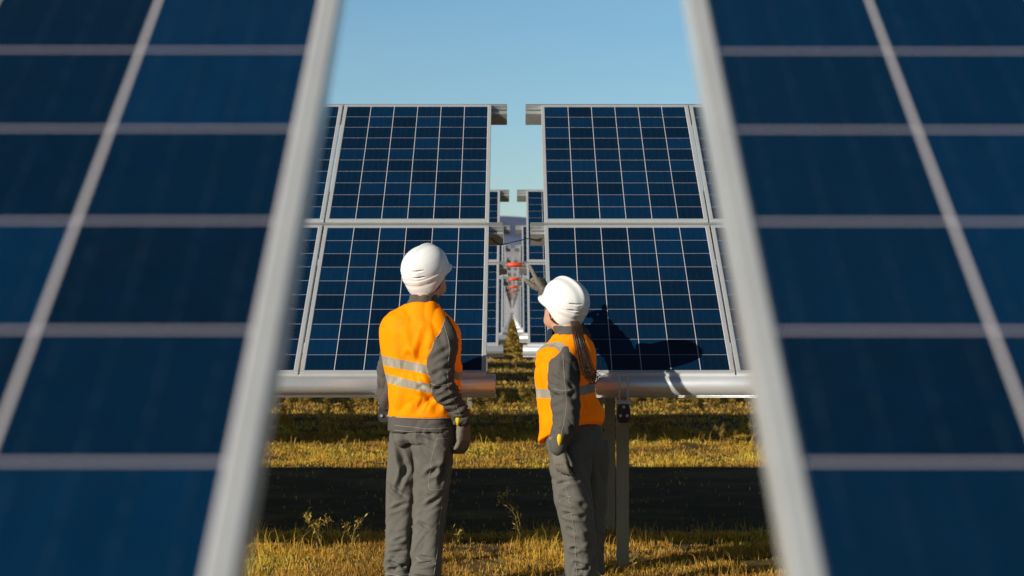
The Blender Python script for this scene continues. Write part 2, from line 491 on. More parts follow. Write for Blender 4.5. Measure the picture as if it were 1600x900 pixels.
# red sleeves that join the middle rails across the gap
for k in range(2, 6):
    y = Y1 + SP * (k - 1); p = slope(0, MH + .008, -.02)
    s = empty('red_sleeve', (CX - .01, y + p.y, HB + p.z))
    bm = bmesh.new(); cyl = [ring((x, 0, 0), q, q, V((0, 1, 0)), V((0, 0, 1)), 20) for x, q in ((-.070, .018), (-.069, .024), (.104, .024), (.105, .018))]
    loft(bm, cyl); o = mesh_obj('sleeve_body', bm_mesh(bm), M_RED, s, True)
    bm = bmesh.new()
    for x in (-.074, .102):
        loft(bm, [ring((x + q, 0, 0), .027, .027, V((0, 1, 0)), V((0, 0, 1)), 20) for q in (0, .006)])
    mesh_obj('collar', bm_mesh(bm), M_GALV, s)
    tag(s, f'red sleeve joining the middle rails across the gap in the {ORD[k]} row', 'coupling', 'red sleeves in the gap')

# loose cable hanging over the gap of the nearest sharp row
p = slope(0, MH - .03, -.08)
bm = bmesh.new()
cpts = [(-.17, 0, .030), (-.12, -.01, -.018), (-.085, -.012, -.030), (-.02, -.015, -.016), (.035, -.012, -.004), (.08, -.01, .006), (.13, -.008, .0), (.18, 0, .02)]
limb(bm, [(CX + a, Y1 + p.y + b, HB + p.z + c, .0032) for a, b, c in cpts], n=8, k=6)
o = mesh_obj('cable', bm_mesh(bm), M_CABLE, None, True)
tag(o, 'thin dark cable drooping across the gap between the two sharp panel tables', 'cable')

# ---------------------------------------------------------------- ground, hills
def grid_mesh(xs, ys, zf):
    me = bpy.data.meshes.new('g'); vs = [(x, y, zf(x, y)) for y in ys for x in xs]; n = len(xs)
    fs = [(j * n + i, j * n + i + 1, (j + 1) * n + i + 1, (j + 1) * n + i) for j in range(len(ys) - 1) for i in range(n - 1)]
    me.from_pydata(vs, [], fs); me.update(); return me

def gz(x, y):
    if not (-15 < x < 15 and -2 < y < 70): return 0.0
    return .018 * noise.noise(V((x * .9, y * .9, 0))) + .010 * noise.noise(V((x * 3.1, y * 3.1, 4)))

def axis(lo, hi, step, far):
    a = list(np.arange(lo, hi + 1e-6, step)); d = step * 2; x = lo; y = hi; left, right = [], []
    while x > -far: x -= d; left.append(x); d *= 1.5
    d = step * 2
    while y < far: y += d; right.append(y); d *= 1.5
    return list(reversed(left)) + a + right
t = NT('dry_soil'); o_ = t.obj()
c = t.ramp(t.noise(o_, 1.1, 8, .7), (.3, (.060, .040, .015)), (.5, (.14, .096, .034)), (.68, (.32, .23, .08)))
c = t.mix(t.noise(o_, 14, 6, .7), c, (.045, .035, .018))
# the open plain beyond the park is paler, dusty tan
cd = t.n('ShaderNodeSeparateXYZ'); t.l(o_, cd.inputs[0])
far = t.math('MULTIPLY', t.math('SUBTRACT', cd.outputs[1], 230.0), 1 / 500, clamp=True)
c = t.mix(far, c, (.32, .28, .27))
t.bump(t.noise(o_, 22, 6, .75), .6, .03)
M_SOIL = t.set(Base_Color=c, Roughness=.95, Specular_IOR_Level=.1)
ground = mesh_obj('ground', grid_mesh(axis(-8, 8, .25, 9000), axis(-2, 40, .25, 9000), gz), M_SOIL, None, True)
tag(ground, kind='structure')

def mat_hill(name, a, b, sc):  # haze of distance is put into the hill colours
    t = NT(name); o = t.obj()
    f = t.noise(t.mapping(o, (1, 1, 2.2)), sc, 7, .6)
    f = t.math('MULTIPLY', t.math('SUBTRACT', f, .33), 2.6, clamp=True)
    return t.set(Base_Color=t.mix(f, a, b), Roughness=1.0, Specular_IOR_Level=0.0)
def hill(name, y, depth, h, seed, mat, wid=7000):
    xs = list(np.linspace(-wid, wid, 220)); ys = list(np.linspace(y, y + depth, 40))
    def zf(x, yy):
        t_ = (yy - y) / depth; s = math.sin(min(1, t_ * 1.0) * math.pi)
        q = noise.fractal(V((x * .0006 + seed, yy * .0006, seed)), .9, 2.1, 6)
        r = abs(noise.noise(V((x * .0016 + seed, yy * .0011, 0))))
        return max(-5, h * s ** .8 * (.92 + .16 * q) - r * h * .28 * s)
    o = mesh_obj(name, grid_mesh(xs, ys, zf), mat, None, True); tag(o, kind='structure'); return o
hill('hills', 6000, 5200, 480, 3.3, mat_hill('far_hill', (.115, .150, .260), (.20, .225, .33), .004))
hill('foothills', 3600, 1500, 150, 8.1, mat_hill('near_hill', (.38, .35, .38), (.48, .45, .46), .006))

# ---------------------------------------------------------------- grass
def mat_grass(name):
    t = NT(name)
    a = t.n('ShaderNodeVertexColor'); a.layer_name = 'Col'
    tr = t.n('ShaderNodeBsdfTranslucent'); t.l(a.outputs[0], tr.inputs[0])
    t.set(Base_Color=a.outputs[0], Roughness=.75, Specular_IOR_Level=.2)
    mx = t.n('ShaderNodeMixShader'); mx.inputs[0].default_value = .32
    t.l(t.p.outputs[0], mx.inputs[1]); t.l(tr.outputs[0], mx.inputs[2])
    t.l(mx.outputs[0], t.t.nodes['Material Output'].inputs[0]); return t.m
M_GRASS = mat_grass('dry_grass')

def mesh_np(name, verts, tris, cols):
    me = bpy.data.meshes.new(name)
    nv, nf = len(verts), len(tris)
    me.vertices.add(nv); me.vertices.foreach_set('co', np.asarray(verts, np.float32).ravel())
    me.loops.add(nf * 3); me.loops.foreach_set('vertex_index', np.asarray(tris, np.int32).ravel())
    me.polygons.add(nf); me.polygons.foreach_set('loop_start', np.arange(0, nf * 3, 3, dtype=np.int32))
    me.update(calc_edges=True)
    ca = me.color_attributes.new('Col', 'FLOAT_COLOR', 'POINT')
    ca.data.foreach_set('color', np.concatenate([cols, np.ones((nv, 1))], 1).astype(np.float32).ravel())
    return me

rng = np.random.default_rng(11)
PAL = np.array([1.75, 1.45, 1.25]) * np.array([(.50, .335, .055), (.42, .285, .042), (.54, .38, .085), (.32, .27, .030), (.22, .20, .026), (.36, .20, .045), (.62, .46, .15)])
PW = np.array([.27, .25, .16, .08, .05, .12, .07])
def blades(n, x0, x1, y0, y1, l0, l1, w, green=0.0, lean=1.15, clump=True):
    x = rng.uniform(x0, x1, n); y = rng.uniform(y0, y1, n)
    if clump:
        dens = np.array([noise.noise(V((a * 2.3, b * 2.3, 1))) + .6 * noise.noise(V((a * 7, b * 7, 5))) for a, b in zip(x, y)])
        keep = rng.uniform(-.55, .25, n) < dens + .12
        x, y, dens = x[keep], y[keep], dens[keep]; n = len(x)
    else: dens = np.zeros(n)
    z = np.array([gz(a, b) for a, b in zip(x, y)]) - .006
    L = rng.uniform(l0, l1, n) * (1 + .8 * np.clip(dens, -.5, 1))
    az = rng.uniform(0, 2 * np.pi, n); ln = rng.uniform(.15, lean, n)
    fa = rng.uniform(0, 2 * np.pi, n)
    wx = np.cos(fa) * w * rng.uniform(.6, 1.4, n); wy = np.sin(fa) * w * rng.uniform(.6, 1.4, n)
    mid = np.stack([x + np.cos(az) * L * .30 * ln, y + np.sin(az) * L * .30 * ln, z + L * .55], 1)
    tip = np.stack([x + np.cos(az) * L * .95 * ln, y + np.sin(az) * L * .95 * ln, z + L * (1.02 - .55 * ln)], 1)
    b0 = np.stack([x - wx, y - wy, z], 1); b1 = np.stack([x + wx, y + wy, z], 1)
    m0 = mid - np.stack([wx, wy, wx * 0], 1) * .7; m1 = mid + np.stack([wx, wy, wx * 0], 1) * .7
    vs = np.stack([b0, b1, m0, m1, tip], 1).reshape(-1, 3)
    base = np.arange(n)[:, None] * 5
    tr = np.concatenate([base + np.array([0, 1, 3]), base + np.array([0, 3, 2]), base + np.array([2, 3, 4])], 0)
    pw = PW.copy(); pw[3] += green; pw[4] += green * .5; pw /= pw.sum()
    ci = rng.choice(len(PAL), n, p=pw)
    c = PAL[ci] * rng.uniform(.7, 1.15, (n, 1))
    patch = np.array([noise.noise(V((a * .9, b * .9, 9))) for a, b in zip(x, y)])
    c = c * (1 + .6 * patch[:, None]); br = np.clip(.5 - patch * 1.6, 0, 1)[:, None] * .35; c = c * (1 - br) + br * np.array([.34, .19, .07])
    c = np.clip(c * 1.12, 0, .88); c = np.repeat(c, 5, 0); c = c.reshape(n, 5, 3); c[:, :2] *= .75; c[:, 2:4] *= .9  # roots darkened: shade within the grass put into the blade colour
    return vs, tr, c.reshape(-1, 3)

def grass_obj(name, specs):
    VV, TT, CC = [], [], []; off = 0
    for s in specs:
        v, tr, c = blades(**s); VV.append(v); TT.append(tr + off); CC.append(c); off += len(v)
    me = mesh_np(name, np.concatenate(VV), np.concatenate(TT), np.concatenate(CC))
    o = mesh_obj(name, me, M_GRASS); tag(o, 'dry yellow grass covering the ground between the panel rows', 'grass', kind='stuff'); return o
D = dict
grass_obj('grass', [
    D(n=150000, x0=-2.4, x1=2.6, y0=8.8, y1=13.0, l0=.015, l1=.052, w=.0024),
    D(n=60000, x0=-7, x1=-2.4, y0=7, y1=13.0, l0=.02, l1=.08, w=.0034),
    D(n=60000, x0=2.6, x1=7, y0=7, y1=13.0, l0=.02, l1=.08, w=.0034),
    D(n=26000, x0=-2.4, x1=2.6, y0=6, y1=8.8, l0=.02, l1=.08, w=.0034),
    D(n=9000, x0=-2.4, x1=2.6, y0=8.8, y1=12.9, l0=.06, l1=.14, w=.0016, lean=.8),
    D(n=1500, x0=-5, x1=5, y0=13.0, y1=18.2, l0=.015, l1=.05, w=.004),  # few blades where the table shadow falls, so the strip reads darker
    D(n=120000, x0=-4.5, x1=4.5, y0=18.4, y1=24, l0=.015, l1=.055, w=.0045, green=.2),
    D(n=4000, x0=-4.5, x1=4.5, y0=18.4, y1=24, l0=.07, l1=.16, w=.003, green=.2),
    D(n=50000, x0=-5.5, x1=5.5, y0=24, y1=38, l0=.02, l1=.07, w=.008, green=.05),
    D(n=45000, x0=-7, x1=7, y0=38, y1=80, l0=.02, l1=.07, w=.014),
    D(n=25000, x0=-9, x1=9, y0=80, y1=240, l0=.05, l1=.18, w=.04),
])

def weed_geo(seed, h, leafy=1.0, spread=.5, r=.0016, leaf=.010):
    rr = random.Random(seed); bm_v, bm_t, bm_c = [], [], []
    def seg(a, b, w0, w1, col):
        d = (b - a); s1, s2 = frame_of(d) if d.length > 1e-6 else (V((1, 0, 0)), V((0, 1, 0)))
        i = len(bm_v)
        for p, w_ in ((a, w0), (b, w1)):
            for k_ in range(3):
                an = k_ * 2.094; bm_v.append(p + s1 * math.cos(an) * w_ + s2 * math.sin(an) * w_); bm_c.append(col)
        for k_ in range(3):
            j = (k_ + 1) % 3; bm_t.append((i + k_, i + j, i + 3 + j)); bm_t.append((i + k_, i + 3 + j, i + 3 + k_))
    def leafs(p, n, s):
        for _ in range(n):
            d = V((rr.gauss(0, 1), rr.gauss(0, 1), rr.gauss(.4, 1))).normalized(); e = V((rr.gauss(0, 1), rr.gauss(0, 1), rr.gauss(0, 1))).normalized()
            q = p + V((rr.gauss(0, s * .8), rr.gauss(0, s * .8), rr.gauss(0, s * .8))); i = len(bm_v); L = s * rr.uniform(.7, 1.7)
            col = rr.choice([(.52, .34, .06), (.42, .27, .045), (.30, .24, .035), (.34, .18, .05), (.56, .42, .12)])
            bm_v.extend([q, q + d * L + e * L * .25, q + d * L * 1.6, q + d * L - e * L * .25]); bm_c.extend([col] * 4)
            bm_t.append((i, i + 1, i + 2)); bm_t.append((i, i + 2, i + 3))
    def branch(p, d, L, w_, depth):
        n = 5; q = p.copy()
        for s in range(n):
            d = (d + V((rr.gauss(0, .12), rr.gauss(0, .12), rr.gauss(.06, .08)))).normalized()
            q2 = q + d * L / n; seg(q, q2, w_ * (1 - s / n * .6), w_ * (1 - (s + 1) / n * .6), (.33, .24, .08))
            if depth > 0 and s >= 1 and rr.random() < .85:
                dd = (d + V((rr.gauss(0, .8), rr.gauss(0, .8), rr.uniform(-.1, .6)))).normalized()
                branch(q2, dd, L * rr.uniform(.3, .55), w_ * .6, depth - 1)
            if rr.random() < leafy: leafs(q2, max(1, int(2 * leafy + rr.random() * 2)), leaf)
            q = q2
        leafs(q, int(2 + 3 * leafy), leaf)
    for _ in range(1):
        d = V((rr.gauss(0, spread), rr.gauss(0, spread), 1)).normalized()
        branch(V((rr.gauss(0, .01), rr.gauss(0, .01), -.02)), d, h * rr.uniform(.8, 1.05), r * 2, 2 if h > .15 else 1)
    return bm_v, bm_t, bm_c
def weed_mesh(*a, **k):
    v, t_, c = weed_geo(*a, **k)
    return mesh_np('weed', np.array([tuple(p) for p in v]), np.array(t_), np.array(c))

# the weeds one can point at (edge of the big shadow and beside the workers)
WEEDS = [((-1.13, 11.85), .24, .9, .30, 'bushy dry weed at the shadow edge near the left foreground rail'),
         ((-.97, 11.95), .16, .3, .7, 'short sparse weed just left of the taller worker at the shadow edge'),
         ((-.79, 11.9), .22, .4, .5, 'leaning dry weed right beside the left leg of the taller worker'),
         ((.06, 11.9), .27, .15, .5, 'tall bare forked stalk between the two workers'),
         ((-.28, 12.0), .15, .8, .5, 'small tuft of weed just right of the legs of the taller worker'),
         ((1.03, 11.8), .20, .2, .6, 'thin grass stalks right of the steel posts at the shadow edge'),
         ((1.35, 11.9), .15, .7, .8, 'low spreading weed near the right foreground rail'),
         ((.68, 11.0), .16, .1, .35, 'thin pale stalks at the foot of the front steel post'),
         ]
for i, ((x, y), h, lf, spd, lab) in enumerate(WEEDS):
    o = mesh_obj('weed', weed_mesh(51 + i, h, leafy=lf, spread=spd, r=.0024, leaf=.014), M_GRASS); o.location = (x, y, gz(x, y)); o.rotation_euler = (0, 0, i)
    tag(o, lab, 'weed', 'dry weeds in front of the panels')
FW = [(-.70 * 2.45, 22.6, .50, 'golden bushy weed below the clamp on the left of the taller worker'),
      (-.10 * 2.6, 23.3, .45, 'golden bushy weed just right of the glove of the taller worker'),
      (-2.1, 22.0, .30, 'upright spiky weed in the middle grass strip near the left rail'),
      (-2.35, 22.4, .42, 'fine branching weed standing leftmost in the middle grass strip')]
for i, (x, y, h, lab) in enumerate(FW):
    o = mesh_obj('bushy_weed', weed_mesh(80 + i, h, leafy=1.6, spread=.45, r=.003, leaf=.020), M_GRASS); o.location = (x, y, 0)
    tag(o, lab, 'weed', 'bushy weeds beyond the panels')
o = mesh_obj('bushy_weed', weed_mesh(91, .72, leafy=2.6, spread=.12, r=.006, leaf=.045), M_GRASS); o.location = (.05, 47, 0)
tag(o, 'tall narrow bush growing at the far end of the central gap', 'weed', 'bushy weeds beyond the panels')
# the mass of brush further back reads as one texture
VV, TT, CC = [], [], []; off = 0
protos = [weed_geo(100 + i, 1.0, leafy=2.2, spread=.55, r=.008, leaf=.06) for i in range(6)]
protos = [(np.array([tuple(p) for p in v]), np.array(t_), np.array(c)) for v, t_, c in protos]
brr = random.Random(5)
def brush(n, x0, x1, y0, y1, h0, h1):
    global off
    for _ in range(n):
        x, y = brr.uniform(x0, x1), brr.uniform(y0, y1); s = brr.uniform(h0, h1); a = brr.uniform(0, 6.28)
        v, t_, c = brr.choice(protos); ca, sa = math.cos(a), math.sin(a)
        vv = np.stack([(v[:, 0] * ca - v[:, 1] * sa) * s + x, (v[:, 0] * sa + v[:, 1] * ca) * s + y, v[:, 2] * s], 1)
        VV.append(vv); TT.append(t_ + off); CC.append(c * brr.uniform(.55, 1.05)); off += len(vv)
brush(110, -5, 5, 27.6, 31, .10, .30)
brush(70, -4.5, 4.5, 22.2, 23.6, .05, .16)
brush(50, -6, 6, 31.5, 36, .06, .14)
brush(10, -.9, 1.0, 38, 60, .08, .16)
brush(14, -.8, .9, 60, 130, .10, .30)
brush(40, -1.0, 1.2, 130, 225, .3, .8)
brush(190, -2.2, 2.4, 9.3, 12.7, .02, .07)
brush(160, -3.2, 3.4, 18.5, 22.6, .03, .10)
o = mesh_obj('brush', mesh_np('brush', np.concatenate(VV), np.concatenate(TT), np.concatenate(CC)), M_GRASS)
tag(o, 'low brown brush growing through the grass between the rows', 'brush', kind='stuff')

# ---------------------------------------------------------------- people
def folds(seed, amp, fx=6.0, fz=15.0, slant=.5, hot=(), base=.5, creases=(), lim=None):
    """cloth creases: rounded ridges with sharp valleys, stronger round the 'hot' points (joints, cuffs),
    plus drag lines given as segments (a, b, width, depth)"""
    CR = [(V(a), V(b), w_, d_) for a, b, w_, d_ in creases]
    def f(c, n):
        p = c + noise.noise_vector(c * 4.0 + V((seed, 0, 0))) * .05
        s1 = slant * math.sin(p.z * 6.0 + seed)
        q = V((p.x * fx + seed * 3.1, p.y * fx, (p.z + s1 * p.x + .4 * slant * p.y) * fz))
        a = abs(noise.noise(q)) ** .8 * 2.2 - .55
        b = abs(noise.noise(q * 2.3 + V((5, 5, 5)))) ** .8 * 2.2 - .55
        k = base
        for hx, hy, hz, hr, hk in hot:
            k += hk * math.exp(-((c - V((hx, hy, hz))).length / hr) ** 2)
        r = amp * max(k, 0) * (a + b * .40)
        for A, B, w_, d_ in CR:
            d_ *= 1.35
            ab = B - A; t_ = max(0, min(1, (c - A).dot(ab) / ab.length_squared))
            dd = (c - (A + ab * t_)).length / w_
            if dd < 4: r += d_ * (-math.exp(-dd * dd) + .55 * math.exp(-((dd - 1.7) / .8) ** 2)) * math.sin(math.pi * (.12 + .80 * t_))
        if lim is not None:
            lo_, z0_, tl_, cx_, fw_ = lim
            hem_ = z0_ - tl_ * (c - V((cx_, 0, c.z))).dot(fw_) + .005
            r = max(r, lo_) * sstep(hem_, hem_ + .06, c.z) + .004
        return r
    return f

def hand(bm, wr, u, nrm, thumb_side, size=1.0, curl=(.5, .6, .7, .8), point=False, thumb_out=.6, thick=1.0):
    """palm and five fingers; u: direction to the fingers, nrm: back of the hand, thumb_side: +1/-1 times (u x nrm)"""
    u = u.normalized(); nrm = (nrm - u * nrm.dot(u)).normalized(); s = u.cross(nrm).normalized() * thumb_side
    S = size
    # palm
    rs = []
    for a, wd, th in ((-.015, .026, .021), (.01, .030, .020), (.04, .039, .019), (.075, .043, .016), (.092, .040, .013)):
        rs.append(ring(wr + u * a * S + s * .002 * S, wd * S, th * S * thick, s, nrm, 20, 2.6))
    loft(bm, rs)
    spec = ((.030, .080, .0102), (.010, .090, .0108), (-.010, .084, .0102), (-.029, .066, .0092))
    for i, (off, L, r) in enumerate(spec):
        c = curl[i]
        p = wr + u * .075 * S + s * off * S; d = (u + s * off * 1.6).normalized()
        pts = [(*p, r * S * 1.05 * thick)]
        ang = 0.0
        p2 = p + d * .018 * S; pts.append((*p2, r * S * 1.05 * thick)); p = p2
        for j, fr in enumerate((.44, .32, .24)):
            ang += c * (1.0, 1.15, .8)[j]
            dd = (d * math.cos(ang) - nrm * math.sin(ang)).normalized()
            p = p + dd * L * fr * S; pts.append((*p, r * S * (1.0, .93, .82)[j] * thick))
        limb(bm, pts, n=12, k=3)
    # thumb leaves the side of the palm near its base
    p = wr + u * .022 * S + s * .022 * S - nrm * .004 * S
    d = (u * (1 - thumb_out * .5) + s * thumb_out - nrm * .35).normalized()
    pts = [(*p, .014 * S * thick)]; p = p + d * .036 * S; pts.append((*p, .0128 * S * thick))
    d2 = (d + u * .35).normalized(); p = p + d2 * .032 * S; pts.append((*p, .0115 * S * thick))
    d3 = (d2 + u * .25).normalized(); p = p + d3 * .024 * S; pts.append((*p, .0098 * S * thick))
    limb(bm, pts, n=12, k=3)

def head_geo(bm, c, f, up):
    """head around centre c, facing f; a skull, a jaw, nose, lips, brow and ears"""
    f = (f - up * f.dot(up)).normalized(); r = f.cross(up).normalized()
    rs = []
    for z, a, b, yo in ((-.118, .020, .022, .050), (-.112, .034, .040, .040), (-.095, .046, .060, .028), (-.070, .056, .076, .014), (-.040, .064, .086, .006),
                        (-.01, .070, .092, 0), (.02, .074, .096, -.002), (.055, .075, .098, -.006), (.085, .067, .088, -.008), (.108, .048, .064, -.008), (.120, .020, .028, -.008)):
        rs.append(ring(c + up * z + f * yo, a, b, r, f, 28, 2.2))
    loft(bm, rs)
    limb(bm, [(*(c + f * .088 + up * .022), .009), (*(c + f * .100 + up * .0), .011), (*(c + f * .110 - up * .022), .014), (*(c + f * .096 - up * .030), .012)], n=12, k=3)  # nose
    limb(bm, [(*(c + f * .082 - up * .055 - r * .024), .006), (*(c + f * .093 - up * .054), .009), (*(c + f * .082 - up * .055 + r * .024), .006)], n=10, k=3)          # upper lip
    limb(bm, [(*(c + f * .080 - up * .064 - r * .020), .006), (*(c + f * .090 - up * .065), .009), (*(c + f * .080 - up * .064 + r * .020), .006)], n=10, k=3)
    limb(bm, [(*(c + f * .078 + up * .030 - r * .045), .009), (*(c + f * .093 + up * .032 - r * .02), .010), (*(c + f * .095 + up * .030), .008), (*(c + f * .093 + up * .032 + r * .02), .010), (*(c + f * .078 + up * .030 + r * .045), .009)], n=10, k=3)
    limb(bm, [(*(c + f * .060 - up * .098), .020), (*(c + f * .072 - up * .094), .018)], n=12, k=2)                                                                    # chin
    for s in (-1, 1):
        e = c + r * s * .074 - f * .008
        limb(bm, [(*(e - up * .030), .006), (*(e + r * s * .006 - f * .010 + up * .0), .010), (*(e + r * s * .010 - f * .006 + up * .024), .009), (*(e + r * s * .004 + f * .010 + up * .026), .006)], n=10, k=3)
    return f, r, up

def eyes_geo(c, f, r, up):
    bm = bmesh.new()
    for s in (-1, 1):
        M = Matrix.Translation(c + f * .078 + r * s * .031 + up * .010)
        bmesh.ops.create_uvsphere(bm, u_segments=14, v_segments=10, radius=.0125, matrix=M)
    return bm_mesh(bm)

def helmet_geo(c, f, up, sc=1.0, brim=.045):
    """hard hat: crown with a raised centre ridge, stepped vents at the back and sides, rim and front peak"""
    f = (f - up * f.dot(up)).normalized(); r = f.cross(up).normalized()
    bm = bmesh.new(); N = 96
    prof = [(0.0, 1.0), (.08, .998), (.20, .990), (.33, .968), (.45, .935), (.57, .885), (.68, .82), (.77, .745), (.85, .655), (.905, .565), (.945, .475), (.972, .385), (.986, .295), (.985, .20), (.972, .10), (.950, 0.0)]
    fine = catmull([(a, b) for a, b in prof], 5)
    rings_ = []
    H = .150 * sc; A = .121 * sc; B = .140 * sc; base = -.012
    def pt(th, rad, hh, extra=0):
        return c + r * (math.sin(th) * (A * rad + extra)) + f * (math.cos(th) * (B * rad + extra)) + up * (base + H * hh)
    for rad, hh in fine[1:]:
        row = []
        for i in range(N):
            th = 2 * math.pi * i / N
            back = sstep(math.cos(R(100)), math.cos(R(150)), math.cos(th)) if False else sstep(.25, -.35, math.cos(th))
            ridge = math.exp(-(math.sin(th) * rad / .13) ** 2) * (.010 * sc)           # centre ridge, front to back
            side = math.exp(-((math.sin(th) * rad - .42) / .10) ** 2) + math.exp(-((math.sin(th) * rad + .42) / .10) ** 2)
            ex = 0.0
            # shelves: two lens-shaped slots on each rear quarter
            for zc, ac, aw in ((.50, 2.62, .34), (.27, 2.60, .30)):
                for sg in (-1, 1):
                    t_ = math.atan2(math.sin(th * 1.0), math.cos(th)); dd = (abs(t_) - ac) / aw if t_ * sg > 0 else 9
                    if abs(dd) < 1:
                        wz = .034 * (1 - dd * dd); z_ = hh - zc - .03 * dd
                        if -wz < z_ < wz: ex -= .020 * (1 - dd * dd) * (1 - (abs(z_) / wz) ** 2)
                        elif z_ <= -wz: ex += .0015 * (1 - dd * dd) * math.exp(-((z_ + wz) / .05) ** 2)
            step = .004 * sstep(.16, .10, hh)
            p = pt(th, rad, hh, (ex + step + side * .002) * sc) + up * ridge * (1 if hh > .3 else hh / .3)
            row.append(p)
        rings_.append(row)
    # rim band and brim
    def rimrow(hh, out, fr, drop=1.0):
        row = []
        for i in range(N):
            th = 2 * math.pi * i / N; cf = math.cos(th)
            pk = sstep(.15, .95, cf); bk = sstep(.35, -.9, cf)
            row.append(c + r * (math.sin(th) * (A * .952 + out * sc - .004 * drop)) + f * (cf * (B * .952 + out * sc - max(0, bk) * .010 * drop + pk * brim * fr)) + up * (base + hh * sc - pk * .012 * fr - bk * .050 * drop))
        return row
    rings_ += [rimrow(-.002, -.000, 0, .10), rimrow(-.004, .003, .15, .22), rimrow(-.009, .003, .5, .5), rimrow(-.014, .001, .9, .85), rimrow(-.018, -.001, 1.0, 1.0), rimrow(-.021, -.003, 1.0, 1.05), rimrow(-.021, -.007, .8, 1.03), rimrow(-.010, -.011, .2, .9), rimrow(.01, -.012, 0, .5), rimrow(.05, -.02, 0, 0)]
    loft(bm, rings_, cap=False)
    top = bm.verts.new(c + up * (base + H + .010 * sc))
    bm.verts.ensure_lookup_table()
    for i in range(N): bm.faces.new((bm.verts[i], top, bm.verts[(i + 1) % N]))
    return bm_mesh(bm)

def seam(bvh, pts, r=.0022, off=.0004, bm=None, k=8):
    """stitched piping that follows the cloth: every point is dropped onto the back of the garment"""
    C = catmull(pts, k); out = []
    for p in C:
        h = bvh.ray_cast(V((p[0], -1.0, p[2])), V((0, 1, 0)))
        if h[0] is None: continue
        q = h[0] + h[1] * off
        if out and (q - out[-1]).length > .06: break
        if not out or (q - out[-1]).length > .006: out.append(q)
    if len(out) > 2: tube_line(bm, out, r, 5)

def armhole(bv, bj, zs, x0, dx, r, bm):
    """piping where the sleeve comes out of the vest"""
    out = []
    for z in zs:
        x = x0
        while abs(x - x0) < .3:
            a = bv.ray_cast(V((x, -1, z)), V((0, 1, 0))); b = bj.ray_cast(V((x, -1, z)), V((0, 1, 0)))
            if a[0] is None: break
            if b[0] is not None and b[0].y < a[0].y: out.append(a[0] + V((0, -.001, 0))); break
            x += dx
    if len(out) < 5: return
    for _ in range(3): out = [out[0]] + [(out[i - 1] + out[i] * 2 + out[i + 1]) / 4 for i in range(1, len(out) - 1)] + [out[-1]]
    run = [out[0]]
    for q in out[1:]:
        if (q - run[-1]).length > .05: break
        run.append(q)
    if len(run) > 4: tube_line(bm, run, r, 6)

def rotz(p, a): return V((p[0] * math.cos(a) - p[1] * math.sin(a), p[0] * math.sin(a) + p[1] * math.cos(a), p[2]))

